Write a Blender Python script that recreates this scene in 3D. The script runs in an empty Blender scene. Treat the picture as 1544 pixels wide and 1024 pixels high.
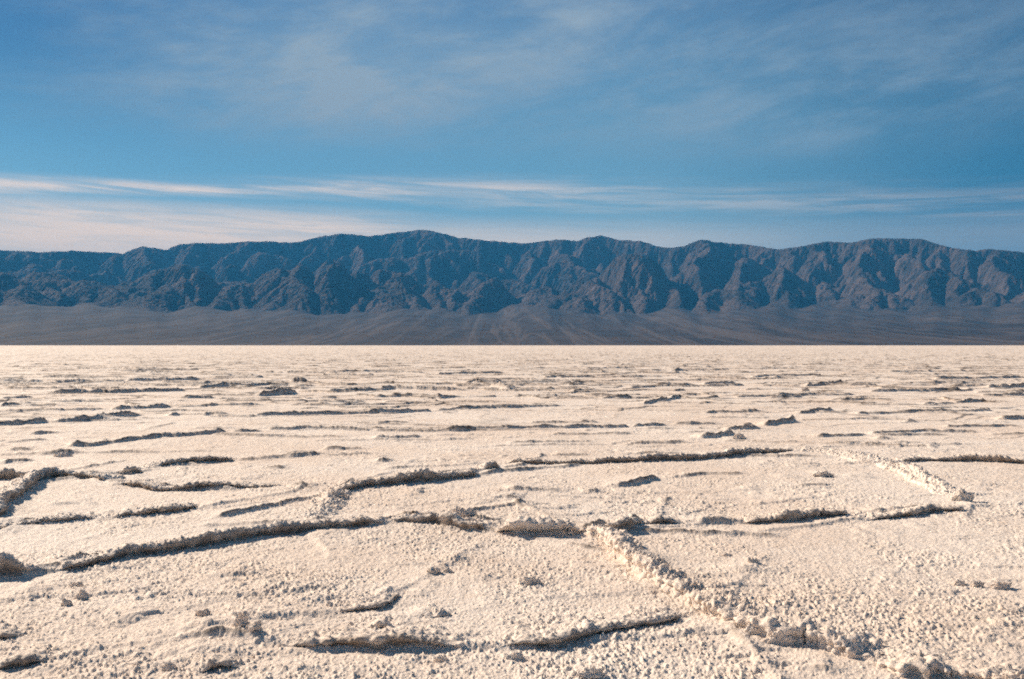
import bpy, math, random
import numpy as np
C = bpy.context.scene.collection
sc = bpy.context.scene
R = math.radians

# ------------------------------------------------------------------ camera
CAM_H = 1.5
FPX = 1372.0            # focal length in photograph pixels (1544 wide)
HORY = 520.6            # horizon row in the photograph
cd = bpy.data.cameras.new('camera')
cd.sensor_width = 36.0
cd.lens = 36.0 * FPX / 1544.0
cd.clip_start = 0.05
cd.clip_end = 200000.0
cam = bpy.data.objects.new('camera', cd)
C.objects.link(cam)
cam.location = (0, 0, CAM_H)
cam.rotation_euler = (R(90) + math.atan((HORY - 512.0) / FPX), 0, 0)
sc.camera = cam

# ------------------------------------------------------------------ light
SUN_EL = 32.0           # degrees above the horizon
SUN_AZ = 52.0           # degrees to the left of the view direction
SKY_STRENGTH = 0.0425
SUN_STRENGTH = 5.0
sc.view_settings.view_transform = 'Standard'
sc.view_settings.look = 'None'
sc.view_settings.exposure = 0.50
sc.view_settings.gamma = 1.0
sc.render.film_transparent = False
sc.cycles.use_denoising = False
sc.cycles.use_adaptive_sampling = True
sc.cycles.adaptive_threshold = 0.11
sc.cycles.adaptive_min_samples = 20
sc.cycles.max_bounces = 6
sc.cycles.diffuse_bounces = 2
sc.cycles.volume_bounces = 0
sc.cycles.filter_width = 1.9

ld = bpy.data.lights.new('sun', 'SUN')
ld.energy = SUN_STRENGTH
ld.angle = R(0.5)
ld.color = (1.0, 0.84, 0.67)
sun = bpy.data.objects.new('sun', ld)
C.objects.link(sun)
sun.location = (-20, 20, 30)
from mathutils import Vector
sd = Vector((-math.sin(R(SUN_AZ)) * math.cos(R(SUN_EL)), math.cos(R(SUN_AZ)) * math.cos(R(SUN_EL)), math.sin(R(SUN_EL))))
sun.rotation_euler = (-sd).to_track_quat('-Z', 'Y').to_euler()

# small expression helper for shader math
class NT:
    def __init__(s, tree): s.t = tree; s.n = tree.nodes; s.l = tree.links
    def new(s, typ, **kw):
        nd = s.n.new(typ)
        for k, v in kw.items(): setattr(nd, k, v)
        return nd
    def put(s, v, sock):
        if isinstance(v, (int, float)): sock.default_value = v
        elif isinstance(v, (tuple, list)):
            sock.default_value = tuple(v) + ((1,) if len(v) == 3 and len(sock.default_value) == 4 else ())
        else: s.l.new(v, sock)
    def m(s, op, a, b=None, c=None, clamp=False):
        nd = s.new('ShaderNodeMath', operation=op, use_clamp=clamp)
        s.put(a, nd.inputs[0])
        if b is not None: s.put(b, nd.inputs[1])
        if c is not None: s.put(c, nd.inputs[2])
        return nd.outputs[0]
    def gauss(s, v, c, w):
        d = s.m('DIVIDE', s.m('SUBTRACT', v, c), w)
        return s.m('POWER', 2.718, s.m('MULTIPLY', s.m('MULTIPLY', d, d), -1.0))
    def step(s, v, a, b, lo=0.0, hi=1.0):
        nd = s.new('ShaderNodeMapRange', interpolation_type='SMOOTHSTEP')
        s.put(v, nd.inputs[0]); s.put(a, nd.inputs[1]); s.put(b, nd.inputs[2]); s.put(lo, nd.inputs[3]); s.put(hi, nd.inputs[4])
        return nd.outputs[0]
    def vec(s, x, y, z):
        nd = s.new('ShaderNodeCombineXYZ')
        s.put(x, nd.inputs[0]); s.put(y, nd.inputs[1]); s.put(z, nd.inputs[2])
        return nd.outputs[0]
    def noise(s, v, scale=1.0, detail=4.0, rough=0.55, dist=0.0):
        nd = s.new('ShaderNodeTexNoise')
        s.put(v, nd.inputs['Vector']); nd.inputs['Scale'].default_value = scale
        nd.inputs['Detail'].default_value = detail; nd.inputs['Roughness'].default_value = rough
        nd.inputs['Distortion'].default_value = dist
        return nd.outputs['Fac']
    def mix(s, f, a, b, mode='MIX'):
        nd = s.new('ShaderNodeMix', data_type='RGBA', blend_type=mode)
        s.put(f, nd.inputs[0]); s.put(a, nd.inputs[6]); s.put(b, nd.inputs[7])
        return nd.outputs[2]

w = bpy.data.worlds.new('World')
sc.world = w
w.use_nodes = True
T = NT(w.node_tree)
T.n.clear()
sky = T.new('ShaderNodeTexSky', sky_type='NISHITA')
sky.sun_disc = False
sky.sun_elevation = R(SUN_EL)
sky.sun_rotation = R(-SUN_AZ)
sky.altitude = 0
sky.air_density = 1.0
sky.dust_density = 0.6
sky.ozone_density = 2.0
tc = T.new('ShaderNodeTexCoord')
sp = T.new('ShaderNodeSeparateXYZ')
T.l.new(tc.outputs['Generated'], sp.inputs[0])
X, Y, Z = sp.outputs
DEG = 57.2958
az = T.m('MULTIPLY', T.m('ARCTAN2', X, Y), DEG)
el = T.m('MULTIPLY', T.m('ARCSINE', Z), DEG)
# deepen the blue a little, as the film does
gm = T.new('ShaderNodeGamma'); T.l.new(sky.outputs[0], gm.inputs[0]); gm.inputs[1].default_value = 1.25
base = T.mix(1.0, gm.outputs[0], (0.50, 0.86, 1.12), 'MULTIPLY')
def ramp(fac, stops):
    nd = T.new('ShaderNodeValToRGB'); e = nd.color_ramp.elements
    while len(e) < len(stops): e.new(0.5)
    for q, (p, c) in zip(e, stops): q.position = p; q.color = (c[0] / 12, c[1] / 12, c[2] / 12, 1)
    T.put(fac, nd.inputs[0])
    return T.mix(1.0, nd.outputs[0], (12.0, 12.0, 12.0), 'MULTIPLY')
grad = ramp(T.m('DIVIDE', el, 90.0), [(0.0, (4.4, 8.0, 9.4)), (0.08, (4.3, 8.4, 10.0)), (0.15, (2.3, 6.0, 8.2)), (0.25, (0.75, 2.8, 6.0)), (0.36, (0.42, 0.95, 1.9)), (1.0, (0.16, 0.30, 0.50))])
base = T.mix(0.72, base, grad)
# the sky is deeper to the right and at the upper left
base = T.mix(T.step(az, 4.0, 33.0, 0.0, 0.95), base, T.mix(1.0, base, (0.14, 0.42, 0.58), 'MULTIPLY'))
base = T.mix(T.m('MULTIPLY', T.step(az, -8.0, -30.0, 0.0, 0.8), T.step(el, 8.0, 18.0)), base, T.mix(1.0, base, (0.24, 0.50, 0.70), 'MULTIPLY'))
# high thin cloud sheet: bands that run across the sky
wz = T.m('SUBTRACT', T.noise(T.vec(T.m('MULTIPLY', az, 0.045), T.m('MULTIPLY', el, 0.22), 3.1), 1.0, 3.0), 0.5)
fib = T.noise(T.vec(T.m('MULTIPLY', T.m('ADD', az, T.m('MULTIPLY', el, 1.5)), 0.050), T.m('ADD', T.m('MULTIPLY', el, 1.0), T.m('MULTIPLY', az, 0.035)), 7.7), 1.0, 7.0, 0.6, 0.3)
elw = T.m('ADD', el, T.m('MULTIPLY', wz, 1.6))
# main band, falling gently to the right
bc = T.m('SUBTRACT', T.m('SUBTRACT', 9.4, T.m('MULTIPLY', az, 0.022)), T.m('MULTIPLY', T.m('MULTIPLY', az, az), 0.0016))
bw = T.m('ADD', 0.42, T.m('MULTIPLY', T.step(az, -20.0, 25.0), 0.8))
b1 = T.m('MULTIPLY', T.gauss(T.m('DIVIDE', T.m('SUBTRACT', elw, bc), bw), 0.0, 1.0), T.m('SUBTRACT', 0.80, T.m('MULTIPLY', T.step(az, -16.0, 20.0), 0.52)))
fib2 = T.noise(T.vec(T.m('MULTIPLY', az, 0.13), T.m('ADD', T.m('MULTIPLY', el, 2.2), T.m('MULTIPLY', az, 0.06)), 2.2), 1.0, 8.0, 0.65, 0.5)
fibs = T.m('MULTIPLY', T.step(fib, 0.34, 0.60, 0.25, 1.0), T.step(fib2, 0.34, 0.64, 0.22, 1.0))
b1 = T.m('MULTIPLY', b1, fibs)
# cream layer low on the left
lowc = T.m('MULTIPLY', T.step(elw, 8.9, 6.9), T.step(az, 3.0, -13.0))
b2 = T.m('MULTIPLY', lowc, T.m('MULTIPLY', T.step(fib, 0.28, 0.58, 0.55, 1.0), T.step(fib2, 0.32, 0.58, 0.55, 1.0)))
b2b = T.m('MULTIPLY', T.step(el, 8.6, 6.0), T.step(az, -10.0, 24.0, 0.95, 0.22))
b2b = T.m('MULTIPLY', b2b, T.step(fib2, 0.25, 0.60, 0.75, 1.0))
# upper wisps
wv = T.vec(T.m('MULTIPLY', T.m('ADD', az, el), 0.055), T.m('ADD', T.m('MULTIPLY', el, 0.20), T.m('MULTIPLY', az, -0.040)), 1.3)
wn = T.noise(wv, 1.4, 9.0, 0.66, 0.25)
broad = T.noise(T.vec(T.m('MULTIPLY', az, 0.05), T.m('MULTIPLY', el, 0.09), 5.2), 1.0, 3.0, 0.5)
up = T.m('MULTIPLY', T.step(wn, 0.34, 0.74), T.step(el, 9.5, 14.0))
m1 = T.m('MULTIPLY', T.gauss(az, -12.0, 11.0), T.gauss(el, 16.5, 4.0))
m2 = T.m('MULTIPLY', T.gauss(az, 5.0, 13.0), T.gauss(el, 21.5, 6.0))
m3 = T.m('MULTIPLY', T.gauss(az, 19.0, 12.0), T.gauss(el, 12.0, 7.0))
upm = T.m('ADD', T.m('ADD', T.m('MULTIPLY', m1, 1.0), T.m('MULTIPLY', m2, 0.55)), T.m('ADD', T.m('MULTIPLY', m3, 0.50), 0.22))
up = T.m('MULTIPLY', up, upm)
up = T.m('ADD', up, T.m('MULTIPLY', T.m('MULTIPLY', upm, T.step(el, 8.0, 14.0)), T.m('MULTIPLY', broad, 0.55)))
cl_cream = T.m('MAXIMUM', T.m('MAXIMUM', b1, b2), b2b)
col = T.mix(T.m('MINIMUM', up, 1.0), base, (5.6, 7.2, 8.8))
col = T.mix(T.m('MULTIPLY', T.m('MINIMUM', cl_cream, 1.0), 0.92), col, (24.0, 17.6, 13.4))
bg = T.new('ShaderNodeBackground')
T.l.new(col, bg.inputs[0])
bg.inputs[1].default_value = SKY_STRENGTH
wo = T.new('ShaderNodeOutputWorld')
T.l.new(bg.outputs[0], wo.inputs[0])

# ------------------------------------------------------------------ noise in numpy
def _h(ix, iy, seed):
    h = (ix.astype(np.uint32) * np.uint32(374761393)) ^ (iy.astype(np.uint32) * np.uint32(668265263)) ^ np.uint32((seed * 2246822519 + 1013904223) & 0xffffffff)
    h = (h ^ (h >> np.uint32(13))) * np.uint32(1274126177)
    h = (h ^ (h >> np.uint32(15))) * np.uint32(2654435761)
    return (h ^ (h >> np.uint32(16)))
def rnd(ix, iy, seed):
    return (_h(ix, iy, seed) & np.uint32(0xffffff)).astype(np.float32) / np.float32(16777216.0)
def perlin(x, y, seed=0):
    x0 = np.floor(x); y0 = np.floor(y)
    fx = (x - x0).astype(np.float32); fy = (y - y0).astype(np.float32)
    ix = x0.astype(np.int32); iy = y0.astype(np.int32)
    u = fx * fx * fx * (fx * (fx * 6 - 15) + 10); v = fy * fy * fy * (fy * (fy * 6 - 15) + 10)
    def g(a, b):
        ang = rnd(ix + a, iy + b, seed) * np.float32(2 * math.pi)
        return np.cos(ang) * (fx - a) + np.sin(ang) * (fy - b)
    n0 = g(0, 0) * (1 - u) + g(1, 0) * u
    n1 = g(0, 1) * (1 - u) + g(1, 1) * u
    return (n0 * (1 - v) + n1 * v) * 1.5
def fbm(x, y, o=4, seed=0, gain=0.5, lac=2.03):
    s = 0; a = 1.0; t = 0
    for k in range(o):
        s = s + a * perlin(x, y, seed + k * 17); t += a
        a *= gain; x = x * lac + 11.3; y = y * lac + 5.7
    return s / t
def worley(x, y, seed=0, want2=False, jit=0.9):
    ix = np.floor(x).astype(np.int32); iy = np.floor(y).astype(np.int32)
    f1 = np.full(x.shape, 9.0, np.float32); f2 = f1.copy(); cy = f1.copy()
    idr = np.zeros(x.shape, np.float32)
    for a in (-1, 0, 1):
        for b in (-1, 0, 1):
            jx = ix + a; jy = iy + b
            px = jx + 0.5 + (rnd(jx, jy, seed) - 0.5) * jit; py = jy + 0.5 + (rnd(jx, jy, seed + 91) - 0.5) * jit
            d = ((px - x) ** 2 + (py - y) ** 2).astype(np.float32)
            nearer = d < f1
            f2 = np.where(nearer, f1, np.minimum(f2, d))
            idr = np.where(nearer, rnd(jx, jy, seed + 7), idr)
            if want2: cy = np.where(nearer, py, cy)
            f1 = np.where(nearer, d, f1)
    if want2: return np.sqrt(f1), np.sqrt(f2), idr, y - cy
    return np.sqrt(f1), idr
def sstep(x, a, b):
    t = np.clip((x - a) / (b - a), 0, 1)
    return t * t * (3 - 2 * t)

def mesh_grid(name, P, wrap=False, mat=None, mask=None, smooth=True, broken=None):
    """P: (rows, cols, 3) array linked as one grid mesh."""
    nr, nc = P.shape[:2]
    idx = np.arange(nr * nc, dtype=np.int32).reshape(nr, nc)
    if wrap: idx = np.concatenate([idx, idx[:, :1]], 1)
    q = np.stack([idx[:-1, :-1], idx[:-1, 1:], idx[1:, 1:], idx[1:, :-1]], -1).reshape(-1, 4)
    if mask is not None: q = q[mask.reshape(-1)]
    V = P.reshape(-1, 3)
    if mask is not None:
        used = np.zeros(len(V), bool); used[q.reshape(-1)] = True
        remap = np.cumsum(used) - 1
        V = V[used]; q = remap[q].astype(np.int32)
    me = bpy.data.meshes.new(name)
    me.vertices.add(len(V)); me.vertices.foreach_set('co', V.astype(np.float32).reshape(-1))
    me.loops.add(len(q) * 4); me.loops.foreach_set('vertex_index', q.reshape(-1))
    me.polygons.add(len(q)); me.polygons.foreach_set('loop_start', np.arange(0, len(q) * 4, 4, dtype=np.int32))
    me.polygons.foreach_set('use_smooth', np.full(len(q), smooth))
    me.update(calc_edges=True)
    if broken is not None:
        at = me.attributes.new('broken', 'FLOAT', 'POINT'); at.data.foreach_set('value', broken.astype(np.float32).reshape(-1))
    ob = bpy.data.objects.new(name, me)
    C.objects.link(ob)
    if mat: me.materials.append(mat)
    return ob

# ------------------------------------------------------------------ materials
def mat_new(name):
    m = bpy.data.materials.new(name); m.use_nodes = True
    t = NT(m.node_tree); t.n.clear()
    out = t.new('ShaderNodeOutputMaterial'); bs = t.new('ShaderNodeBsdfPrincipled')
    t.l.new(bs.outputs[0], out.inputs[0])
    bs.inputs['Specular IOR Level'].default_value = 0.3
    return m, t, bs, out

def salt_material(name):
    m, t, bs, out = mat_new(name)
    g = t.new('ShaderNodeNewGeometry'); P = g.outputs['Position']
    big = t.noise(P, 0.35, 3.0)
    mid = t.noise(P, 5.0, 4.0, 0.6)
    fine = t.noise(P, 70.0, 3.0, 0.7)
    c = t.mix(t.step(big, 0.35, 0.65), (0.83, 0.695, 0.585), (0.90, 0.790, 0.690))
    c = t.mix(t.m('MULTIPLY', t.step(mid, 0.52, 0.75), 0.30), c, (0.62, 0.46, 0.35))
    c = t.mix(t.m('MULTIPLY', t.step(fine, 0.50, 0.75), 0.25), c, (0.60, 0.50, 0.42))
    at = t.new('ShaderNodeAttribute'); at.attribute_name = 'broken'  # weight of the mud and of the shade painted onto broken faces
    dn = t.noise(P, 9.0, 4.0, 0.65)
    mud_shade = t.mix(t.step(t.noise(P, 2.2, 2.0), 0.45, 0.7), (0.085, 0.070, 0.062), (0.17, 0.105, 0.055))  # brown mud, kept dark so it also paints in the shade of the faces
    c = t.mix(t.m('MULTIPLY', at.outputs['Fac'], t.step(dn, 0.30, 0.62, 0.35, 1.0)), c, mud_shade)
    t.put(c, bs.inputs['Base Color'])
    bs.inputs['Roughness'].default_value = 0.75
    bp = t.new('ShaderNodeBump'); bp.inputs['Strength'].default_value = 0.7; bp.inputs['Distance'].default_value = 0.006
    t.put(t.m('ADD', t.noise(P, 120.0, 3.0, 0.7), t.m('MULTIPLY', t.noise(P, 45.0, 2.0, 0.6), 1.5)), bp.inputs['Height'])
    t.l.new(bp.outputs[0], bs.inputs['Normal'])
    return m
M_SALT = salt_material('salt_crust')
M_RIDGE = M_SALT

# ------------------------------------------------------------------ image trace -> ground plane
def gp(x, y):
    d = CAM_H * FPX / (y - HORY)
    return ((x - 772.0) / FPX * d, d)
def world(pts): return np.array([gp(x, y) for x, y in pts])
def resample(P, step):
    seg = np.hypot(*(P[1:] - P[:-1]).T); s = np.concatenate([[0], np.cumsum(seg)])
    n = max(3, int(s[-1] / step) + 1)
    t = np.linspace(0, s[-1], n)
    return np.stack([np.interp(t, s, P[:, 0]), np.interp(t, s, P[:, 1])], 1), t

# low ridges that stay part of the sheet: (points, height, width scale)
GROUND_RIDGES = [
 ([(385,629),(450,627),(520,625),(590,623),(652,620)],.10), ([(400,649),(480,648),(560,651)],.07), ([(560,651),(640,650),(690,649),(770,648),(840,646),(950,645)],.075),
 ([(100,674),(140,672),(190,665),(240,660),(300,657),(345,654)],.10), ([(-60,642),(0,642),(75,638)],.12), ([(75,638),(135,636),(170,631),(215,627)],.12),
 ([(0,621),(80,620),(165,618)],.06), ([(165,618),(210,617),(262,615)],.10), ([(390,598),(450,594)],.16), ([(300,586),(360,583),(440,579)],.09), ([(435,578),(466,578)],.17),
 ([(70,594),(180,592),(280,589)],.12), ([(0,612),(36,610)],.11), ([(0,602),(50,600)],.09), ([(495,591),(560,589)],.09), ([(535,589),(600,588),(700,590)],.13), ([(560,600),(620,599),(670,601)],.09),
 ([(735,586),(772,589)],.15), ([(430,612),(520,612),(560,610)],.06), ([(270,602),(325,601)],.10), ([(690,618),(780,615),(850,612)],.05),
 ([(1150,643),(1175,639),(1205,636)],.15), ([(1205,625),(1255,619)],.11), ([(1050,661),(1110,656)],.10), ([(1215,583),(1275,580)],.13), ([(970,610),(1000,606),(1025,601)],.10), ([(905,602),(960,600)],.08),
 ([(1010,640),(1090,641)],.06), ([(1090,650),(1150,648)],.07), ([(1360,637),(1385,638)],.15), ([(1310,591),(1380,590),(1450,589)],.10), ([(1440,609),(1480,606)],.11), ([(1390,612),(1440,609)],.05),
 ([(1500,632),(1600,631)],.10), ([(1420,645),(1544,643)],.06), ([(1225,660),(1310,656)],.06), ([(1310,662),(1350,663)],.07), ([(430,690),(490,686)],.06), ([(380,707),(440,707)],.05), ([(560,697),(600,696)],.05),
 ([(480,678),(555,676)],.055), ([(50,686),(120,683)],.06), ([(0,680),(60,678)],.05), ([(0,700),(60,693)],.05), ([(300,628),(350,628)],.08), ([(250,628),(275,626)],.08),
 ([(145,668),(170,666)],.06), ([(470,610),(500,608)],.05), ([(1250,604),(1300,603),(1350,605)],.06), ([(1160,602),(1215,600)],.07), ([(1060,580),(1110,578)],.10), ([(950,586),(1010,583)],.07),
 ([(860,592),(900,590)],.07), ([(1140,568),(1240,566)],.08), ([(1410,572),(1544,570)],.11), ([(1340,561),(1470,560)],.09), ([(1490,585),(1600,582)],.13), ([(1480,598),(1600,596)],.10),
 ([(745,975),(700,978)],.05), ([(1036,790),(1075,789),(1114,789)],.04), ([(430,972),(380,962),(330,958),(250,968)],.04), ([(432,736),(470,742),(500,745)],.045), ([(352,694),(420,690),(470,686)],.04), ([(308,768),(360,758),(420,752)],.02), ([(1000,722),(1060,716),(1130,716)],.035), ([(1262,718),(1330,722)],.035), ([(262,615),(330,613),(400,612)],.06), ([(652,620),(720,617),(800,615)],.06), ([(345,654),(400,652)],.06), ([(950,645),(1010,642)],.06), ([(1310,656),(1400,652),(1480,653)],.06), ([(1110,600),(1200,597),(1290,596)],.07), ([(1060,625),(1150,622)],.06), ([(1290,625),(1400,622),(1500,620)],.07), ([(560,640),(620,638)],.05), ([(40,655),(110,652)],.06), ([(0,668),(80,664)],.05), ([(560,664),(640,660)],.05), ([(760,670),(900,667)],.05), ([(930,672),(1040,668)],.04), ([(820,570),(900,568)],.09), ([(660,565),(760,563)],.10), ([(500,562),(600,560)],.09), ([(700,578),(760,576)],.10), ([(180,560),(300,558)],.10), ([(80,578),(190,577)],.12), ([(190,575),(300,573)],.12), ([(0,578),(70,577)],.10),
 ([(320,570),(400,569)],.09), ([(880,556),(960,555)],.09), ([(1010,560),(1100,558)],.08), ([(60,569),(140,568)],.08),
 ([(1080,740),(1150,742)],.035), ([(1225,719),(1262,718)],.07), ([(870,742),(915,741)],.05), ([(760,741),(830,740),(860,742)],.05), ([(920,736),(960,728),(1000,722)],.06), ([(740,750),(800,752)],.03),
 ([(0,806),(40,790),(90,783)],.03), ([(60,764),(150,758)],.025), ([(1180,735),(1260,732)],.03), ([(1120,760),(1240,752)],.02),
 ([(1270,800),(1310,803)],.03), ([(400,905),(470,890),(520,885)],.025), ([(380,890),(430,880)],.02), ([(300,870),(400,862)],.02), ([(640,850),(740,846)],.02),
 ([(900,870),(960,875)],.02), ([(860,1012),(900,1012),(935,1020)],.05), ([(560,1000),(640,1003)],.02), ([(1060,965),(1130,985)],.03), ([(1180,1005),(1300,1012)],.03), ([(160,930),(260,915)],.02),
 ([(200,962),(260,952)],.03), ([(160,912),(195,903)],.025), ([(130,985),(180,968)],.035), ([(0,902),(90,890)],.02), ([(1300,905),(1380,912)],.015), ([(1080,860),(1200,866)],.015), ([(1350,840),(1400,850)],.03),
]

# ------------------------------------------------------------------ the salt flat, one sheet to the horizon
rng = random.Random(5)
fine_t = np.arange(-R(47), R(47), 0.00102)
side = np.concatenate([np.linspace(R(47.1), R(62), 40), np.linspace(R(64), R(296), 80), np.linspace(R(298), R(312.9), 40)])
TH = np.concatenate([fine_t, side])
r_list = [0.05, 0.3, 0.7, 1.2, 1.8, 2.4]
r = 2.7
while r < 16000:
    r_list.append(r)
    if r < 3.4: k = 0.006
    elif r < 9: k = 0.0021
    elif r < 16: k = 0.0028
    elif r < 90: k = 0.0019
    elif r < 160: k = 0.0028
    elif r < 400: k = 0.006
    else: k = 0.05
    r *= 1 + k
RR = np.array(r_list)
GX = (RR[:, None] * np.sin(TH)[None, :])
GY = (RR[:, None] * np.cos(TH)[None, :])
near_fade = lambda D, a, b: 1 - sstep(D, a, b)
def ridge_noise(s, seed):
    return perlin(s * 3.1, s * 0 + seed * 1.7, seed) * 0.6 + perlin(s * 9.0, s * 0 + seed * 3.1, seed + 5) * 0.4
def broad_height(x, y):
    return fbm(x * 0.35, y * 0.35, 3, 3) * 0.030
def base_height(x, y):
    """height of the sheet before ridges"""
    D = np.hypot(x, y)
    h = broad_height(x, y)
    mud_shade = np.zeros(x.shape)
    # polygon plates: each lifts towards its near rim and breaks off there
    cut = 1 - 0.8 * sstep(D, 12, 45)
    wx = fbm(x * 0.5, y * 0.5, 2, 21) * 0.9 + fbm(x * 3, y * 3, 2, 22) * 0.10 * cut; wy = fbm(x * 0.5, y * 0.5, 2, 33) * 0.9 + fbm(x * 3, y * 3, 2, 34) * 0.12 * cut
    amp = 0.08 + 0.92 * sstep(D, 14, 30)
    lump = 0.85 + 0.3 * perlin(x * 4, y * 4, 77)
    far = 1 + 0.15 * sstep(D, 50, 200)
    for (sx, sy, hh, wr, sd, th0) in ((3.6, 3.8, 0.055, 0.12, 4, -0.30), (2.6, 2.1, 0.035, 0.10, 9, -0.15)):
        f1, f2, q, dy = worley((x + wx) / sx + sd * .13, (y + wy) / sy, sd, True)
        e = f2 - f1
        near = sstep(-dy, -0.02, 0.22)
        gate = sstep(fbm(x * 0.30, y * 0.45, 2, 61 + sd), th0, th0 + 0.25)
        k_ = near * np.exp(-(e / 0.045) ** 2) * gate * amp
        mud_shade = np.maximum(mud_shade, np.clip(k_ * 1.6, 0, 1))  # near rims take mud and painted shade together
        h = h + amp * gate * lump * hh * far * (0.5 + 0.8 * q) * near * np.exp(-(e / wr) ** 1.2)
        h = h + amp * 0.02 * (q - 0.5)
    return h, mud_shade
print('ground grid', GX.shape)
H = np.zeros(GX.shape, np.float32)
BR = np.zeros(GX.shape, np.float32)
CH = 200
for i in range(0, GX.shape[0], CH):
    H[i:i + CH], BR[i:i + CH] = base_height(GX[i:i + CH], GY[i:i + CH])
def stamp(pts, amp, seed, wn=0.03, wb=0.22, gap=0.45):
    P0 = world(pts)
    dist0 = P0[:, 1].mean(); L, s = resample(P0, max(0.05, 0.004 * dist0))
    wob = np.stack([perlin(s * 1.9, s * 0 + seed, seed), perlin(s * 1.9, s * 0 + seed + 9, seed + 3)], 1) * 0.05
    wob += np.stack([perlin(s * 7, s * 0 + seed, seed + 1), perlin(s * 7, s * 0 + seed + 9, seed + 4)], 1) * 0.025 / (1 + 0.15 * dist0)
    dist = L[:, 1].mean()
    L = L + wob * (1 + dist * 0.04)
    a = amp * (0.80 + 0.55 * ridge_noise(s, seed)) * sstep(s, 0, 0.18) * sstep(s[-1] - s, 0, 0.18)
    a = a * (gap + (1 - gap) * sstep(perlin(s * 1.3, s * 0 + 4.4, seed + 11), -0.5, -0.1))
    wn = wn + dist * 0.0008; wb = wb + dist * 0.002
    # only the vertices near it
    d0 = np.hypot(L[:, 0], L[:, 1]); th = np.arctan2(L[:, 0], L[:, 1])
    i0 = max(0, np.searchsorted(RR, d0.min() - 0.6) - 1); i1 = np.searchsorted(RR, d0.max() + 0.8) + 1
    m = 0.7 / d0.min()
    j0 = max(0, np.searchsorted(fine_t, th.min() - m)); j1 = min(len(fine_t), np.searchsorted(fine_t, th.max() + m))
    if j1 <= j0: return
    x = GX[i0:i1, j0:j1]; y = GY[i0:i1, j0:j1]
    best = np.full(x.shape, 9.0); sg = np.zeros(x.shape); am = np.zeros(x.shape)
    A = L[:-1]; B = L[1:]
    stepn = max(1, int(0.0)) or 1
    for k in range(0, len(A)):
        ax, ay = A[k]; bx_, by_ = B[k]
        # local window
        dk = math.hypot(ax, ay); tk = math.atan2(ax, ay)
        a0 = max(0, np.searchsorted(RR[i0:i1], dk - 0.5)); a1 = np.searchsorted(RR[i0:i1], dk + 0.6)
        mm = 0.5 / dk
        c0 = max(0, np.searchsorted(fine_t[j0:j1], tk - mm)); c1 = np.searchsorted(fine_t[j0:j1], tk + mm)
        if a1 <= a0 or c1 <= c0: continue
        xs = x[a0:a1, c0:c1]; ys = y[a0:a1, c0:c1]
        ux, uy = bx_ - ax, by_ - ay; ll = ux * ux + uy * uy + 1e-9
        t = np.clip(((xs - ax) * ux + (ys - ay) * uy) / ll, 0, 1)
        ex = xs - (ax + t * ux); ey = ys - (ay + t * uy)
        dd = np.hypot(ex, ey)
        nb = dd < best[a0:a1, c0:c1]
        best[a0:a1, c0:c1] = np.where(nb, dd, best[a0:a1, c0:c1])
        sg[a0:a1, c0:c1] = np.where(nb, np.where(ey > 0, 1, -1), sg[a0:a1, c0:c1])
        am[a0:a1, c0:c1] = np.where(nb, a[k] + (a[k + 1] - a[k]) * t, am[a0:a1, c0:c1])
    prof = np.where(sg < 0, np.exp(-(best / wn) ** 2), np.exp(-(best / wb) ** 1.2))
    BR[i0:i1, j0:j1] = np.maximum(BR[i0:i1, j0:j1], (sg < 0) * np.clip(1.3 - best / wn, 0, 1) * sstep(am, 0.015, 0.04))  # near faces darkened in colour: mud plus painted shade, wider with distance
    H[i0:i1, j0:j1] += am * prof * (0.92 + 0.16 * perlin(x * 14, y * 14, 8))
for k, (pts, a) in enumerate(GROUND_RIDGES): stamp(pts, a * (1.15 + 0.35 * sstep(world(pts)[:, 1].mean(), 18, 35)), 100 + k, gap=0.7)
# the far plates: their near rims stack up as thin lines towards the horizon
yy = 531.0
rg = random.Random(23)
while yy < 690:
    d_ = CAM_H * FPX / (yy - HORY)
    xx = -140 + rg.random() * 160
    while xx < 1680:
        ln = rg.uniform(0.9, 4.5) / d_ * FPX
        if rg.random() < 0.74:
            n_ = 5; sl = rg.uniform(-0.03, 0.02) * 18 / d_ * 2
            pts = [(xx + ln * q / (n_ - 1), min(712, yy + rg.uniform(-.16, .16) * 40 / d_ * 1.2 - sl * ln * q / (n_ - 1) * .5)) for q in range(n_)]
            pts = [(a_, max(529, b_)) for a_, b_ in pts]
            stamp(pts, (0.45 + 0.55 * float(sstep(d_, 18, 34))) * rg.choice((0.055, 0.07, 0.09, 0.125)), 2000 + int(yy * 7 + xx), gap=rg.choice((0.3, 0.8)), wb=.3)
        xx += ln * rg.uniform(0.9, 1.5)
    yy += rg.uniform(0.5, 1.0) * (1.2 + (yy - 528) * 0.085)
# the sheet rises along every big ridge too, and runs on as a low broken line past its ends
def run_on(pts, amp, seed):
    P = world(pts)
    for q, (A, B) in enumerate(((P[0], P[1]), (P[-1], P[-2]))):
        d = (A - B) / np.hypot(*(A - B))
        rot = 0.5 * (((seed * 37 + q * 61) % 100) / 50.0 - 1)
        d2 = np.array([d[0] * math.cos(rot) - d[1] * math.sin(rot), d[0] * math.sin(rot) + d[1] * math.cos(rot)])
        L = [A - d * 0.15, A + d * 0.35, A + d * 0.4 + d2 * 0.5, A + d * 0.5 + d2 * 1.1]
        if min(p[1] for p in L) < 3.4: continue
        stamp([(772 + FPX * p[0] / p[1], HORY + CAM_H * FPX / p[1]) for p in L], amp * 0.32, seed + 40 + q, wn=.03, wb=.12)

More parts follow.
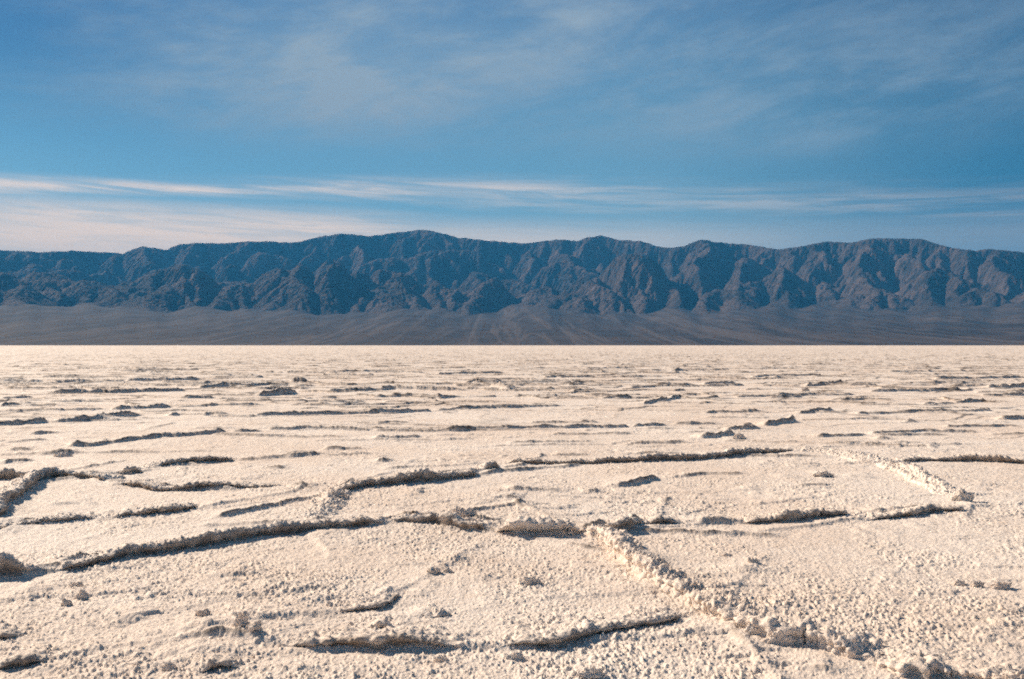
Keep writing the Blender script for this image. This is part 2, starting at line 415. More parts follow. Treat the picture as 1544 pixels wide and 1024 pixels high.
RIDGES = [
 ([(78,863),(130,856),(190,839),(250,830),(320,820),(390,808),(450,804),(520,797),(578,790)], .125, 'long dark salt ridge rising gently across the left half of the near crust', dict(over=.5)),
 ([(-90,872),(-20,872),(25,870),(55,864)], .15, 'short thick dark salt ridge cut off by the left edge of the photo', dict(over=.5)),
 ([(580,790),(620,790),(660,792),(700,799),(748,805)], .10, 'low crumbly pale salt ridge between the long left ridge and the undercut slab', dict(gap=.75, over=.3)),
 ([(742,803),(770,805),(800,806),(840,806),(882,804)], .14, 'pale upheaved salt slab with a thin black undercut along its foot in the middle', dict(dirt_shade=.15, over=1.3, wn=.06, wb=.3)),
 ([(904,803),(925,804),(948,800),(965,793)], .13, 'short dark salt lump ridge just right of the undercut slab', dict(over=.5)),
 ([(962,793),(1000,791),(1034,790)], .05, 'thin low salt line trailing right of the short dark lump', dict()),
 ([(1112,789),(1150,788),(1200,785),(1250,781),(1290,778)], .085, 'ragged dark salt ridge midway across the right half', dict(gap=.5)),
 ([(1300,786),(1340,783),(1370,779),(1405,774),(1460,773)], .08, 'wavy dark salt ridge leading up to the corner clump at the right', dict(gap=.5)),
 ([(885,804),(905,812),(930,828),(960,858),(1000,884),(1045,906)], .105, 'bright sunlit salt ridge slanting down from the undercut slab toward the camera', dict(wn=.06, wb=.20, over=.0, dirt_shade=.0, flute=.025, rough=.8)),
 ([(1040,904),(1080,925),(1120,945),(1165,962),(1220,966),(1270,978),(1320,994)], .115, 'jagged fluted salt ridge crossing the lower right with upright furrows', dict(wn=.05, wb=.30, over=.1, dirt_shade=.06, flute=.06, rough=.85)),
 ([(1316,994),(1360,1006),(1410,1010),(1470,1016),(1560,1030)], .08, 'broken end of the fluted salt ridge near the lower right corner', dict(wn=.05, wb=.3, over=.1, dirt_shade=.06, flute=.09)),
 ([(1036,926),(1000,938),(930,948),(850,967),(790,973),(740,974)], .075, 'curved shallow salt ridge sweeping left from the fluted ridge in the lower middle', dict()),
 ([(700,975),(650,976),(600,978),(540,977),(480,975),(430,970)], .055, 'broken toothed salt ridge along the bottom middle left of the curved one', dict(gap=.4)),
 ([(502,745),(540,737),(600,731),(640,727),(690,721),(722,716)], .155, 'thick brown shaded salt ridge with orange stains in the middle distance', dict(over=.6, wn=.06)),
 ([(722,712),(740,710),(758,707)], .14, 'rounded dark knob of salt at the right end of the thick brown ridge', dict(over=.5)),
 ([(512,742),(500,752),(488,768),(478,785)], .065, 'short pale salt ridge turning toward the camera from the thick brown ridge', dict(sym=True, wb=.2)),
 ([(762,700),(800,700),(850,700),(920,698),(990,696),(1050,693),(1120,687),(1200,680)], .10, 'long thin dark salt ridge running right from the rounded knob', dict(gap=.6)),
 ([(1200,678),(1240,680),(1290,688),(1335,702)], .055, 'bright salt ridge curving toward the camera at the end of the long thin ridge', dict(sym=True)),
 ([(1340,700),(1375,716),(1410,734),(1440,750)], .075, 'sunlit salt ridge coming down to the corner clump at the right', dict(wn=.06, wb=.2, over=.0, dirt_shade=.0, flute=.025, rough=.8)),
 ([(1352,697),(1400,695),(1470,695),(1544,698),(1620,700)], .10, 'dark beaded salt ridge leaving the photo at the right edge', dict(gap=.6)),
 ([(-30,795),(0,778),(25,753),(55,730),(85,722),(130,724),(172,729)], .14, 'hooked dark salt ridge bending down to the left edge of the photo', dict(over=.4)),
 ([(178,732),(215,736),(235,739),(300,737),(370,737),(432,735)], .08, 'low salt ridge running right from the hooked ridge', dict(gap=.6)),
 ([(-60,726),(0,725),(40,723),(60,719)], .10, 'short dark salt ridge entering from the left edge just behind the hooked ridge', dict()),
 ([(175,716),(200,716),(216,713)], .11, 'small stubby salt ridge behind the low ridge at the left', dict()),
 ([(232,708),(280,701),(315,697),(352,694)], .10, 'tapering dark salt ridge beyond the small stubby one', dict()),
 ([(-20,800),(60,789),(110,786),(160,783)], .045, 'faint salt ridge inside the hooked ridge at the left', dict(gap=.5)),
 ([(160,783),(220,778),(270,773),(308,767)], .075, 'dark salt ridge with a rounded end pointing right in the left middle', dict()),
 ([(498,923),(530,919),(560,914),(582,905),(602,893)], .055, 'small dark salt ridge hooking up to the right below the long left ridge', dict(gap=.6)),
 ([(536,948),(570,943),(606,940)], .04, 'short low salt ridge under the small hooked one', dict()),
 ([(640,930),(668,928),(692,923)], .035, 'tiny salt ridge in the open crust of the lower middle', dict()),
 ([(-40,968),(0,963),(50,957)], .035, 'thin salt ridge at the lower left edge above the longer one', dict()),
 ([(-30,1008),(20,1001),(60,998),(104,990)], .045, 'shallow salt ridge in the lower left corner', dict()),
 ([(190,1006),(215,1000),(245,990)], .035, 'small slanting salt ridge at the bottom left of the pointed clump', dict()),
 ([(275,1020),(320,1009),(350,1003),(384,1005)], .045, 'arched salt ridge at the bottom below the pointed clump', dict()),
]
for k, (pts, amp, label, kw) in enumerate(RIDGES): run_on(pts, amp, 300 + 13 * k)
for k, (pts, amp, label, kw) in enumerate(RIDGES):
    off = [(x, y - 0.16 * FPX * CAM_H / gp(x, y)[1] ** 2) for x, y in pts]
    if not kw.get('sym'): stamp(off, amp * 0.38, 900 + 7 * k, wn=.02, wb=.12, gap=0.0)
# nodules: the crust stands up in little spikes and lumps, stretched along the view axis to imitate radial lens blur
def nodules(x, y, D, near):
    h = 0
    if near:
        wx = perlin(x * 21, y * 21, 35) * 0.014 + perlin(x * 60, y * 60, 38) * 0.006
        wy = perlin(x * 21 + 9, y * 21, 36) * 0.014 + perlin(x * 60 + 9, y * 60, 39) * 0.006
        rough = 0.45 + 0.75 * sstep(fbm(x * 1.1, y * 0.9, 3, 37), -0.35, 0.35)
        f, q = worley((x + wx) / 0.016, (y + wy) / 0.030, 31)
        h = h + rough * (0.15 + q * q * 1.2) * np.clip(1 - f * 1.15, 0, 1) ** 1.6 * 0.0130 * (1 + 0.25 * near_fade(D, 5, 9)) * near_fade(D, 9, 24)
        f, q = worley((x - wy) / 0.036 + 3, (y + wx) / 0.055, 41)
        h = h + rough * (q ** 3) * np.clip(1 - f * 1.15, 0, 1) ** 1.3 * 0.010 * near_fade(D, 14, 40)
        h = h + rough * perlin(x * 75, y * 48, 43) * 0.0030 * near_fade(D, 8, 16)
    patch = sstep(fbm(x * 0.8, y * 0.8, 3, 51), -0.05, 0.35)
    f, q = worley(x / 0.16, y / 0.20, 45)
    h = h + patch * (q ** 3) * np.clip(1 - f * 1.5, 0, 1) * 0.022 * (1 - 0.6 * sstep(D, 12, 30))
    f, q = worley(x / 0.45 + 9, y / 0.6, 47)
    h = h + (q ** 7) * np.clip(1 - f * 2.4, 0, 1) * 0.022 * (0.3 + patch)
    h = h + fbm(x * 9, y * 6, 3, 57) * 0.006
    # shallow broken steps
    st = fbm(x * 1.3, y * 2.6, 4, 63)
    h = h + 0.013 * sstep(st, 0.10, 0.14) * sstep(fbm(x * .5, y * .5, 2, 66), -0.1, 0.3)
    return h
for i in range(0, GX.shape[0], CH):
    x = GX[i:i + CH]; y = GY[i:i + CH]; D = RR[i:i + CH][:, None]
    H[i:i + CH] += nodules(x, y, D, RR[i] < 40)
H *= (1 - sstep(RR, 600, 2500))[:, None].astype(np.float32)
G = np.stack([GX, GY, H], -1)
ground = mesh_grid('salt_flat', G, wrap=True, mat=M_SALT, broken=BR)
ground['kind'] = 'structure'

def ground_h(x, y):
    """height of the finished sheet at points inside the fine fan"""
    rr = np.hypot(x, y); tt = np.arctan2(x, y)
    i = np.clip(np.searchsorted(RR, rr), 1, len(RR) - 1); j = np.clip(np.searchsorted(fine_t, tt), 1, len(fine_t) - 1)
    return H[i, j]

# ------------------------------------------------------------------ ridges and clumps of salt standing on the sheet
def rnd3(ix, iy, iz, seed): return rnd(ix + iz * 7919, iy + iz * 104729, seed)
def worley3(P, cell, seed):
    Q = P / cell; I = np.floor(Q).astype(np.int32)
    f = np.full(len(P), 9.0, np.float32); idr = np.zeros(len(P), np.float32)
    for a in (-1, 0, 1):
        for b in (-1, 0, 1):
            for c in (-1, 0, 1):
                jx, jy, jz = I[:, 0] + a, I[:, 1] + b, I[:, 2] + c
                dx = jx + rnd3(jx, jy, jz, seed) - Q[:, 0]; dy = jy + rnd3(jx, jy, jz, seed + 1) - Q[:, 1]; dz = jz + rnd3(jx, jy, jz, seed + 2) - Q[:, 2]
                d = dx * dx + dy * dy + dz * dz
                n = d < f
                idr = np.where(n, rnd3(jx, jy, jz, seed + 3), idr); f = np.where(n, d, f)
    return np.sqrt(f), idr
def lumpy(P, N, seed, k=1.0):
    f, q = worley3(P, 0.020, seed)
    d = (0.1 + 1.3 * q * q) * np.clip(1 - f * 1.1, 0, 1) ** 1.3 * 0.028
    f, q = worley3(P, 0.055, seed + 20)
    d = d + (q * q) * np.clip(1 - f * 1.1, 0, 1) * 0.034
    up = np.array([0, 0, 0.4])
    return P + (N + up) * (d * k)[:, None]
def normals_of(P):
    du = np.gradient(P, axis=0); dv = np.gradient(P, axis=1)
    n = np.cross(dv, du); n /= np.linalg.norm(n, axis=-1, keepdims=True) + 1e-9
    return n
def tag(o, label, cat, group=None):
    o['label'] = label; o['category'] = cat
    if group: o['group'] = group
GRP = 'raised salt ridges between the plates of crust'
def salt_ridge(pts, amp, label, seed, wn=0.04, wb=0.34, over=0.6, gap=0.0, sym=False, flip=False, dirt_shade=0.9, flute=0.0, rough=0.55):
    """a pressure ridge: slab tilted up from behind, broken face in front"""
    P0 = world(pts)
    L, s = resample(P0, 0.008)
    wob = np.stack([perlin(s * 1.7, s * 0 + seed, seed), perlin(s * 1.7, s * 0 + seed + 9, seed + 3)], 1) * 0.05
    wob += np.stack([perlin(s * 6, s * 0 + seed, seed + 1), perlin(s * 6, s * 0 + seed + 9, seed + 4)], 1) * 0.030
    wob += np.stack([perlin(s * 17, s * 0 + seed, seed + 6), perlin(s * 17, s * 0 + seed + 9, seed + 7)], 1) * 0.014
    L = L + wob
    k = 9
    Ls = np.stack([np.convolve(np.pad(L[:, c], k, 'edge'), np.ones(2 * k + 1) / (2 * k + 1), 'valid') for c in (0, 1)], 1)
    tg = np.gradient(Ls, axis=0); tg /= np.linalg.norm(tg, axis=1, keepdims=True) + 1e-9
    nb = np.stack([-tg[:, 1], tg[:, 0]], 1)          # left-hand normal
    if np.mean(nb[:, 1]) < 0: nb = -nb               # pointing away from the camera = back side
    if flip: nb = -nb
    a = amp * (0.86 + 0.50 * ridge_noise(s, seed) + 0.16 * perlin(s * 22, s * 0 + 2.2, seed + 8))
    if gap: a = a * (gap + (1 - gap) * sstep(perlin(s * 1.6, s * 0 + 4.4, seed + 11), -0.45, 0.0))
    end = sstep(s, 0, 0.16) * sstep(s[-1] - s, 0, 0.16)
    a = a * end * (0.42 + 0.58 * sstep(s, 0.05, min(0.9, s[-1] * .4)) * sstep(s[-1] - s, 0.05, min(0.9, s[-1] * .4)))
    a = a * (0.80 + 0.42 * perlin(s * 1.1, s * 0 + 8.1, seed + 15))
    if sym: prof = [(wb, -0.30), (wb * .6, .12), (wb * .25, .60), (0.0, 1.0), (-wb * .25, .60), (-wb * .6, .12), (-wb, -0.30)]
    else: prof = [(wb, -0.30), (wb * .62, .10), (wb * .28, .50), (wn * .35, .95), (-wn * .25, 1.0), (-wn * .75 - over * .03, .80), (-wn * .6 - over * .02, .45), (-wn * .55 + over * .02, .12), (-wn * .9, -0.15)]
    prof = np.array(prof)
    ps = np.concatenate([[0], np.cumsum(np.hypot(np.diff(prof[:, 0]), np.diff(prof[:, 1]) * amp))])
    nu = int(max(20, ps[-1] / 0.007))
    tt = np.linspace(0, ps[-1], nu)
    pt = np.interp(tt, ps, prof[:, 0]); pz = np.interp(tt, ps, prof[:, 1])
    ker = np.ones(5) / 5
    pt = np.convolve(np.pad(pt, 2, 'edge'), ker, 'valid'); pz = np.convolve(np.pad(pz, 2, 'edge'), ker, 'valid')
    wsc = (0.45 + 0.55 * end)[:, None]
    fl = flute * (np.abs(perlin(s * 11, s * 0 + 3.3, seed + 21)) + 0.5 * np.abs(perlin(s * 29, s * 0 + 3.3, seed + 22)))
    pt = pt[None] - fl[:, None] * np.interp(pt, [-wn * 2, -wn * .5, wn * 2], [1, 1, 0])[None]
    x = L[:, 0][:, None] + nb[:, 0][:, None] * pt * wsc
    y = L[:, 1][:, None] + nb[:, 1][:, None] * pt * wsc
    base = ground_h(L[:, 0], L[:, 1])
    base = np.convolve(np.pad(base, 30, 'edge'), np.ones(61) / 61, 'valid')
    z = base[:, None] + pz[None] * a[:, None] + np.clip(pz, -0.3, 0)[None] * 0.30 - 0.012 * (1 - end)[:, None]
    P = np.stack([x, y, z], -1)
    N = normals_of(P)
    if N[:, nu // 2, 2].mean() < 0: N = -N
    shp = P.shape
    P = lumpy(P.reshape(-1, 3), N.reshape(-1, 3), seed, rough).reshape(shp)
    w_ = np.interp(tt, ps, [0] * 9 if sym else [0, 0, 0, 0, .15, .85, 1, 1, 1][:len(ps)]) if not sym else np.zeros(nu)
    br_ = w_[None] * np.clip(end, 0, 1)[:, None] * 0.9 * (dirt_shade)  # front face gets mud and painted-in shade
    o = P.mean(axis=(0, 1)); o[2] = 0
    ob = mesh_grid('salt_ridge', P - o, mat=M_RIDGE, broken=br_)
    ob.location = tuple(o)
    tag(ob, label, 'salt ridge', GRP)
    return ob
for k, (pts, amp, label, kw) in enumerate(RIDGES): salt_ridge(pts, amp, label, 300 + 13 * k, **kw)

def salt_clump(px, py, wpx, hpx, label, seed, group=None, squash=0.45, tilt=0.0, dirt_shade=0.16):
    wpx *= 1.05; hpx *= 0.66
    X0, Y0 = gp(px, py); sc_ = Y0 / FPX
    rx = wpx * sc_ / 2; rz = hpx * sc_; ry = rx * squash
    nu, nv = 90, 46
    u = np.linspace(0, 2 * math.pi, nu + 1)[:-1]; v = np.linspace(-0.35, math.pi / 2 - 0.001, nv)
    uu, vv = np.meshgrid(u, v)
    n = np.stack([np.cos(vv) * np.cos(uu), np.cos(vv) * np.sin(uu), np.sin(vv)], -1)
    k = 1 + 0.38 * perlin(n[..., 0] * 1.7 + seed, n[..., 1] * 1.7 + n[..., 2], seed) + 0.20 * perlin(n[..., 0] * 4 + seed, n[..., 1] * 4 + n[..., 2] * 3, seed + 1)
    P = n * k[..., None] * np.array([rx, ry, rz]) * 0.85
    P[..., 0] += P[..., 2] * tilt
    g = float(ground_h(np.array([X0]), np.array([Y0]))[0])
    W = P + np.array([X0, Y0, g])
    W = lumpy(W.reshape(-1, 3), n.reshape(-1, 3), seed, min(0.8, 0.3 + rz * 5)).reshape(P.shape)
    ob = mesh_grid('salt_clump', W - np.array([X0, Y0, g - .01]), wrap=True, mat=M_RIDGE, broken=np.full(W.shape[:2], dirt_shade))
    ob.location = (X0, Y0, g - .01)
    tag(ob, label, 'salt clump', group)
    return ob
GC = 'loose salt clumps on the crust'
CL = [
 (364,956,20,30,'pointed dark salt clump at the lower left, tallest near the camera',.3), (386,962,26,16,'low dark salt clump touching the right foot of the pointed clump',0),
 (306,930,22,11,'small grey salt clump up and left of the pointed clump',0), (116,884,20,13,'dark salt clump just below the left end of the long ridge',.2), (122,903,20,15,'slanting dark salt clump, second below the long ridge at left',.5),
 (104,914,14,9,'small brownish salt clump, lowest below the left end of the long ridge',0), (800,880,36,15,'dark salt clump alone in the crust below the undercut slab',0), (655,864,24,9,'low brown salt clump below the crumbly ridge',0),
 (675,862,18,6,'flat salt clump right beside the low brown clump',0), (990,862,40,26,'salt clump standing in for the shadow on the bright slanting ridge',-.3), (1046,896,20,18,'dark salt clump where the bright ridge meets the fluted one',-.2),  # the clump on the slanting ridge takes the place of its shadow
 (1180,968,52,32,'broad dark salt clump in the middle of the fluted ridge',0), (1136,958,16,30,'narrow upright salt clump left in the fluted ridge',0), (1300,975,22,14,'dark salt clump near the right end of the fluted ridge',0), (1446,880,16,9,'leftmost of three small dark salt clumps at right',0),
 (1474,882,18,10,'middle one of three small dark salt clumps at right',0), (1507,885,26,14,'rightmost and largest of three small dark salt clumps at right',.2), (1452,756,30,20,'dark corner clump where two salt ridges meet at right',.2), (1345,703,16,10,'dark salt clump at the left end of the beaded ridge',.3),
 (1096,840,14,6,'tiny salt clump in the crust right of the bright slanting ridge, nearer it',0), (1135,854,18,7,'tiny salt clump lying flat, second right of the bright slanting ridge',0), (664,996,18,12,'small dark salt clump at the bottom below the toothed ridge',0), (776,990,24,12,'dark wedge of salt below the curved shallow ridge',.4),
 (1214,588,12,9,'white salt clump on the far crust at right, alone against the flat',0), (1530,1030,60,34,'large blue shaded salt clump in the bottom right corner',0), (258,1008,22,14,'round salt clump beside the arched ridge at the bottom left',0), (695,785,44,14,'crumbly salt clump on top of the low pale ridge',0),
 (712,794,34,12,'low dark salt clump at the left foot of the undercut slab',0), (505,752,44,16,'dark blue salt clump at the left end of the thick brown ridge',0), (1114,662,20,12,'crumbly salt clump on the crust beyond the long thin ridge',0), (1128,641,14,8,'small dark salt clump farther off at the right',0),
 (890,1018,40,14,'dark salt clump at the bottom edge right of the middle',0), (95,686,26,9,'dark salt clump beyond the hooked ridge at the left',.0), (1240,718,30,7,'flat dark salt clump inside the polygon at right',0), (1168,345+345,1,1,None,0),
]
for k, (px, py, w_, h_, label, tl) in enumerate(CL):
    if label: salt_clump(px, py + 2, w_, h_, label, 700 + 11 * k, GC, tilt=tl)

# ------------------------------------------------------------------ mountains and alluvial fans
SIL = [(-700,392),(-500,372),(-350,385),(-200,368),(-80,380),(0,377),(60,380),(110,378),(150,380),(185,382),(200,376),(215,371),(240,375),(250,377),(270,368),(300,366),(330,367),(370,364),(410,364),(445,366),(480,357),(515,352),(560,356),(600,350),(640,346),(660,350),
 (690,358),(740,363),(790,367),(840,361),(870,363),(890,357),(907,355),(935,362),(965,363),(990,371),(1010,374),(1030,371),(1057,361),(1090,366),(1130,369),(1175,376),(1210,371),(1245,364),(1285,366),(1315,359),(1390,360),(1410,367),(1440,374),
 (1470,378),(1490,375),(1544,380),(1650,372),(1800,390),(2000,376),(2250,390)]
A0, A1 = R(-42), R(42)
R0, R1, RB = 8800.0, 32000.0, 16500.0     # flat edge, back, start of the eroded grid
def fan_h(th, rr):
    n = fbm(th * 13, rr * 0.00006, 3, 201)
    top = 610 * (1 + 0.30 * n)
    t = np.clip((rr - R0) / (17000.0 - R0), 0, 3)
    return top * t ** 1.25 - 2
def bay(th):
    b = 0
    for px, wd, a in ((772, .030, 1.0), (130, .035, .6), (350, .03, .5), (1235, .028, .8), (1480, .03, .4), (1010, .018, .45)):
        b = b + a * np.exp(-((th - math.atan((px - 772) / FPX)) / wd) ** 2)
    return b
def crest(th):
    px = 772 + FPX * np.tan(th)
    y = np.interp(px, [p[0] for p in SIL], [p[1] for p in SIL])
    y = y + 1.3 * fbm(th * 130, th * 0 + 6, 4, 219) * 1.6
    return (HORY - y) / FPX * np.cos(th)            # tan of the elevation angle
def rcrest(th):
    px = 772 + FPX * np.tan(th)
    return np.interp(px, [-300, 100, 640, 830, 980, 1200, 1500, 1900], [27500, 27500, 27000, 25500, 24000, 22500, 21500, 21500]) + 500 * perlin(th * 14, th * 0, 5)
# (photo x, photo y, distance, half width in radians, half depth) of the spurs that stand in front
SPURS = [(600,408,20500,.045,1500),(740,416,19800,.030,1100),(500,385,22500,.06,1800),(270,398,22500,.06,1800),(60,410,20500,.07,1600),(940,382,20800,.05,1700),(870,450,17700,.016,450),(1060,366,22000,.04,1600),
 (1120,455,17600,.03,500),(1310,368,21000,.05,2000),(1420,400,19200,.05,1300),(1480,430,18000,.04,900),(1180,398,20000,.04,1300),(400,425,19500,.05,1200),(180,440,18700,.05,900),(1015,430,18600,.035,900),(690,430,18900,.02,700),(330,450,18200,.04,700)]
def envelope(th, rr):
    f = fan_h(th, rr)
    c = crest(th) * rcrest(th) * 0.98; rc = rcrest(th)
    front = 16900 + 1100 * fbm(th * 19, th * 0 + 2, 4, 211) + 2300 * bay(th)
    s = np.clip((rr - front) / (rc - front), 0, 1.0)
    ff = np.minimum(f, 640 + 230 * bay(th))
    # a lower front range with a gap behind it on the left, one wall on the right
    px_ = 772 + FPX * np.tan(th)
    wl = 1 - sstep(px_, 930, 1080)
    yf = np.interp(px_, [-400,-200,0,60,150,270,340,400,500,560,610,690,740,775,800,860,940,1060], [430,400,400,410,425,398,420,412,386,395,408,432,418,455,440,420,384,368])
    hf = (HORY - yf) / FPX * np.cos(th)
    rF = 19700 + 600 * perlin(th * 11, th * 0 + 1, 216)
    up_ = np.clip((rr - front) / (rF - front), 0, 1); dn_ = np.clip((rr - rF) / 3200, 0, 1)
    eF = ff + np.maximum(hf * rF - ff, 0) * up_ ** 1.05 * (1 - 0.45 * dn_)
    s2 = np.clip((rr - 20600) / (rc - 20600), 0, 1)
    eB = ff + (c - ff) * (0.42 * s + 0.58 * s2)
    e = wl * np.maximum(eF, eB) + (1 - wl) * (ff + (c - ff) * s ** 1.08)
    big = np.abs(fbm(th * 13 + rr * 0.00025, rr * 0.00033 - th * 5, 4, 217))
    e = ff + (e - ff) * (1 - 0.9 * np.clip(0.28 - big, 0, 1) * 2.2 * np.sin(np.pi * np.clip(s, 0, 1)) ** 0.5)
    back = np.clip((rr - rc) / 6000, 0, 1)
    e = e * (1 - 0.75 * back)
    th = th + 0.018 * fbm(th * 30, rr * 0.0009, 3, 213); rr = rr + 700 * fbm(th * 30 + 7, rr * 0.0009, 3, 215)
    for px, py, d, wt, wd in SPURS:
        t0 = math.atan((px - 772) / FPX); hh = (HORY - py) / FPX * math.cos(t0) * d
        k = np.hypot((th - t0) / wt, (rr - d) / wd)
        g = ff + (hh - ff) * np.clip(1 - k, 0, 1) ** 0.8
        e = np.maximum(e, np.where(k < 1, g, -99))
    return e, f
def ridged(x, y, o, seed):
    return 0.6 - 2.2 * np.abs(fbm(x, y, o, seed))
def stream_power(Z, fixed, dx, dy, steps, K, uplift, m=0.48):
    ny, nx = Z.shape; n = ny * nx
    idx = np.arange(n).reshape(ny, nx)
    nbs = [(a, b) for a in (-1, 0, 1) for b in (-1, 0, 1) if (a or b)]
    for it in range(steps):
        if nx < 500 and it < 12:                      # let every hollow spill over
            Wf = np.where(fixed, Z, 1e5)
            for _ in range(170):
                p = np.pad(Wf, 1, 'constant', constant_values=1e5)
                mn = np.minimum.reduce([p[1 + a:1 + a + ny, 1 + b:1 + b + nx] for a, b in nbs]) + 0.5
                Wf = np.maximum(Z, np.minimum(Wf, mn))
            Z = np.where(Wf < 9e4, Wf, Z)
        best = np.zeros((ny, nx)); rec = idx.copy(); ln = np.ones((ny, nx))
        for a, b in nbs:
            l = math.hypot(a * dy, b * dx)
            ys = slice(max(0, -a), ny - max(0, a)); yd = slice(max(0, a), ny - max(0, -a))
            xs = slice(max(0, -b), nx - max(0, b)); xd = slice(max(0, b), nx - max(0, -b))
            sl = np.zeros((ny, nx)); sl[ys, xs] = (Z[ys, xs] - Z[yd, xd]) / l
            nb_ = idx.copy(); nb_[ys, xs] = idx[yd, xd]
            q = sl > best
            best = np.where(q, sl, best); rec = np.where(q, nb_, rec); ln = np.where(q, l, ln)
        rec = np.where(fixed, idx, rec).reshape(-1)
        self_ = rec == np.arange(n)
        # drainage area by pointer doubling
        A = np.full(n, dx * dy); P = rec.copy(); alive = ~self_
        for _ in range(10):
            A = A + np.bincount(P[alive], weights=A[alive], minlength=n)
            alive = alive & ~self_[P]
            P = np.where(alive, P[P], P)
            if not alive.any(): break
        F = (K * A ** m / ln.reshape(-1))
        z = Z.reshape(-1) + uplift.reshape(-1)
        a_ = np.where(self_, z, z / (1 + F)); b_ = np.where(self_, 0.0, F / (1 + F)); P = rec.copy()
        for _ in range(11):
            a_ = a_ + b_ * a_[P]; b_ = b_ * b_[P]; P = P[P]
        Znew = a_.reshape(ny, nx)
        # slopes cannot stand steeper than scree allows
        Z = np.where(fixed, Z, Znew)
        lap = (np.pad(Z, 1, 'edge')[:-2, 1:-1] + np.pad(Z, 1, 'edge')[2:, 1:-1] + np.pad(Z, 1, 'edge')[1:-1, :-2] + np.pad(Z, 1, 'edge')[1:-1, 2:] - 4 * Z)
        Z = np.where(fixed, Z, Z + (0.015 if nx < 500 else 0.004) * lap)
    return Z
def upsample(Z, shape):
    ny, nx = Z.shape
    yi = np.linspace(0, ny - 1, shape[0]); xi = np.linspace(0, nx - 1, shape[1])
    y0 = np.minimum(yi.astype(int), ny - 2); x0 = np.minimum(xi.astype(int), nx - 2)
    fy = (yi - y0)[:, None]; fx = (xi - x0)[None]
    return (Z[y0][:, x0] * (1 - fy) * (1 - fx) + Z[y0 + 1][:, x0] * fy * (1 - fx) + Z[y0][:, x0 + 1] * (1 - fy) * fx + Z[y0 + 1][:, x0 + 1] * fy * fx)
Z = None
for (nth, nrr, steps, K) in ((360, 190, 50, 0.045), (720, 380, 18, 0.06), (1440, 620, 14, 0.085)):
    th = np.linspace(A0, A1, nth)[None, :]; rr = np.linspace(RB, R1, nrr)[:, None]
    e, f = envelope(th, rr)
    if Z is None: Z = e + 130 * fbm(th * 40 + 0 * rr, rr * 0.002 + 0 * th, 5, 221) * (e > f + 5)
    else:
        Z = upsample(Z, (nrr, nth))
        Z = Z + (60 if nth < 1000 else 40) * ridged(th * 190 + 0 * rr, rr * 0.009 + 0 * th, 4, 231) * sstep(Z - f, 5, 120)
    fixed = (rr + 0 * th < 16900) | (Z <= f + 0.5)
    fixed[0] = True; fixed[-1] = True
    Z = np.where(fixed, np.maximum(np.minimum(Z, e), f) if steps == 50 else Z, Z)
    up = np.where(fixed, 0, np.maximum(0, (e - Z)) * (0.04 if steps == 50 else 0.02))
    dx = 21000 * (A1 - A0) / nth; dy = (R1 - RB) / nrr
    Z = stream_power(Z, fixed, dx, dy, steps, K * dx / 100, up)
TH2 = np.linspace(A0, A1, 1440); RR2 = np.linspace(RB, R1, 620)
f = fan_h(TH2[None], RR2[:, None])
Z = np.maximum(Z, np.minimum(f, 660 + 230 * bay(TH2[None])))
# meet the traced skyline
ang = (Z / RR2[:, None]).max(axis=0)
ratio = crest(TH2) / ang
kk = np.hanning(5); kk /= kk.sum()
ratio = np.convolve(np.pad(ratio, 2, 'edge'), kk, 'valid')
low = np.convolve(np.pad(ratio, 60, 'edge'), np.hanning(121) / np.hanning(121).sum(), 'valid')
arg = RR2[(Z / RR2[:, None]).argmax(axis=0)]
arg = np.convolve(np.pad(arg, 30, 'edge'), np.ones(61) / 61, 'valid')
rel = sstep(RR2[:, None] - arg[None], -4500, -300)
lowm = sstep(RR2[:, None], 17000, 20000)
Z = Z * (1 + (low[None] - 1) * lowm) * (1 + (ratio / low - 1)[None] * rel)
# fans in front, joined to the same rows
rf = np.linspace(R0 - 150, RB, 150)[:-1]
ff = fan_h(TH2[None], rf[:, None])
gul = fbm(TH2[None] * 60 + rf[:, None] * 0.0004, rf[:, None] * 0.0006 + 0 * TH2[None], 4, 241)
ff = ff + 7 * gul * sstep(rf, R0 + 200, R0 + 2500)[:, None]
RA = np.concatenate([rf, RR2]); ZA = np.concatenate([ff, Z], 0)
PM = np.stack([RA[:, None] * np.sin(TH2)[None], RA[:, None] * np.cos(TH2)[None], ZA], -1)
fan_all = fan_h(TH2[None], RA[:, None])
isfan = (ZA < np.minimum(fan_all, 660 + 230 * bay(TH2[None])) + 14) & (RA[:, None] < 20500)
qf = isfan[:-1, :-1] & isfan[1:, 1:]

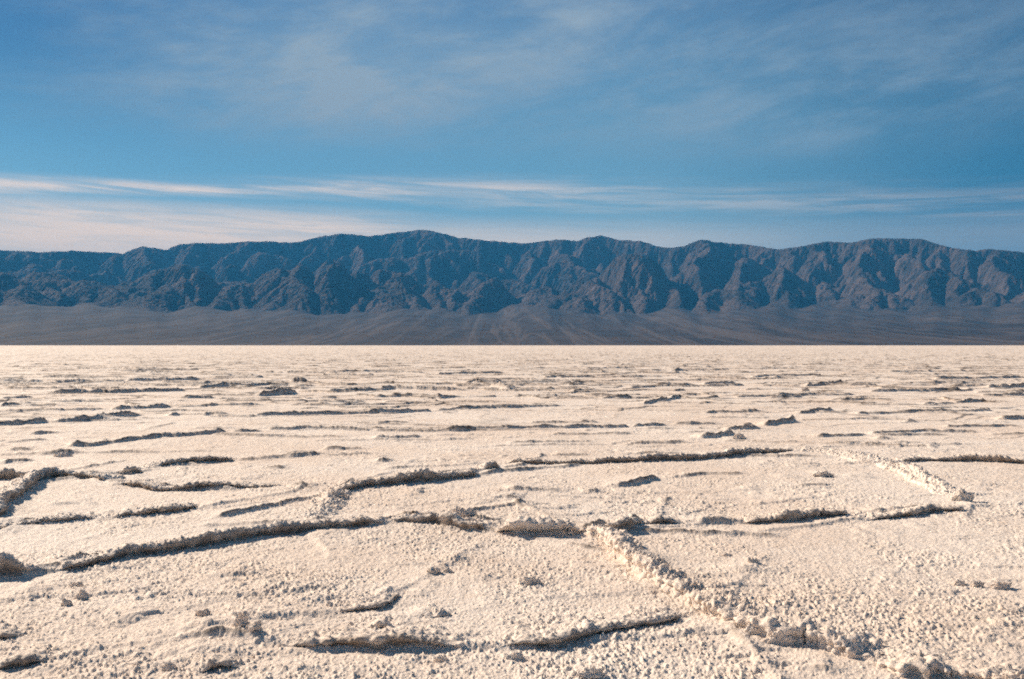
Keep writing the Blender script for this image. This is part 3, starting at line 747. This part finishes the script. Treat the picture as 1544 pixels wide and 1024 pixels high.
def rock_material():
    m, t, bs, out = mat_new('mountain_rock')
    g = t.new('ShaderNodeNewGeometry'); P = g.outputs['Position']
    a = t.noise(P, 0.0006, 5.0, 0.6, 0.6); b = t.noise(P, 0.004, 5.0, 0.65)
    c = t.mix(t.step(a, 0.42, 0.58), (0.050, 0.040, 0.036), (0.130, 0.090, 0.074))
    c = t.mix(t.m('MULTIPLY', t.step(b, 0.45, 0.70), 0.6), c, (0.215, 0.150, 0.125))
    c = t.mix(t.m('MULTIPLY', t.step(b, 0.50, 0.32), 0.6), c, (0.06, 0.046, 0.042))
    sx = t.new('ShaderNodeSeparateXYZ'); t.l.new(P, sx.inputs[0])
    zz = t.m('ADD', sx.outputs[2], t.m('MULTIPLY', t.noise(P, 0.0012, 4.0), 700.0))
    c = t.mix(t.m('MULTIPLY', t.step(zz, 1250.0, 850.0), 0.8), c, (0.095, 0.070, 0.058))
    t.put(c, bs.inputs['Base Color']); bs.inputs['Roughness'].default_value = 0.95
    bs.inputs['Specular IOR Level'].default_value = 0.1
    bp = t.new('ShaderNodeBump'); bp.inputs['Strength'].default_value = 0.8; bp.inputs['Distance'].default_value = 110.0
    t.put(t.noise(P, 0.006, 6.0, 0.65), bp.inputs['Height']); t.l.new(bp.outputs[0], bs.inputs['Normal'])
    return m
def fan_material():
    m, t, bs, out = mat_new('fan_gravel')
    g = t.new('ShaderNodeNewGeometry'); P = g.outputs['Position']
    mp = t.new('ShaderNodeMapping'); t.l.new(P, mp.inputs[0]); mp.inputs['Scale'].default_value = (1.0, 0.035, 0.0)
    a = t.noise(P, 0.0008, 5.0, 0.6, 1.5); b = t.noise(mp.outputs[0], 0.0035, 6.0, 0.65, 0.8)
    wash = t.m('ABSOLUTE', t.m('SUBTRACT', t.noise(mp.outputs[0], 0.0016, 5.0, 0.55, 1.0), 0.5))
    c = t.mix(t.step(a, 0.38, 0.62), (0.046, 0.035, 0.032), (0.085, 0.062, 0.052))
    c = t.mix(t.m('MULTIPLY', t.step(b, 0.46, 0.66), 0.55), c, (0.14, 0.105, 0.088))
    c = t.mix(t.m('MULTIPLY', t.step(wash, 0.030, 0.008), 0.6), c, (0.16, 0.12, 0.10))
    c = t.mix(t.m('MULTIPLY', t.step(b, 0.42, 0.30), 0.6), c, (0.055, 0.042, 0.040))
    t.put(c, bs.inputs['Base Color']); bs.inputs['Roughness'].default_value = 0.95
    bs.inputs['Specular IOR Level'].default_value = 0.1
    return m
mo = mesh_grid('mountains', PM, mat=rock_material(), mask=~qf)
mo['kind'] = 'structure'
fo = mesh_grid('hills', PM, mat=fan_material(), mask=qf)
fo.name = 'alluvial_fan_terrain'; fo['kind'] = 'structure'

# ------------------------------------------------------------------ the air
top = float(ZA.max()) + 60
V = [(x, y, z) for z in (-2.0, top) for x, y in ((-25000, -17000), (25000, -17000), (25000, 33500), (-25000, 33500))]
F_ = [(0, 3, 2, 1), (4, 5, 6, 7), (0, 1, 5, 4), (1, 2, 6, 5), (2, 3, 7, 6), (3, 0, 4, 7)]
me = bpy.data.meshes.new('haze'); me.from_pydata(V, [], F_)
hz = bpy.data.objects.new('haze', me); C.objects.link(hz); hz['kind'] = 'stuff'
m = bpy.data.materials.new('haze'); m.use_nodes = True
t = NT(m.node_tree); t.n.clear()
out = t.new('ShaderNodeOutputMaterial'); pv = t.new('ShaderNodeVolumePrincipled')
pv.inputs['Color'].default_value = (0.06, 0.42, 0.90, 1)
pv.inputs['Density'].default_value = 2.4e-5
pv.inputs['Anisotropy'].default_value = 0.0
t.l.new(pv.outputs[0], out.inputs['Volume'])
me.materials.append(m)
print('scene built')
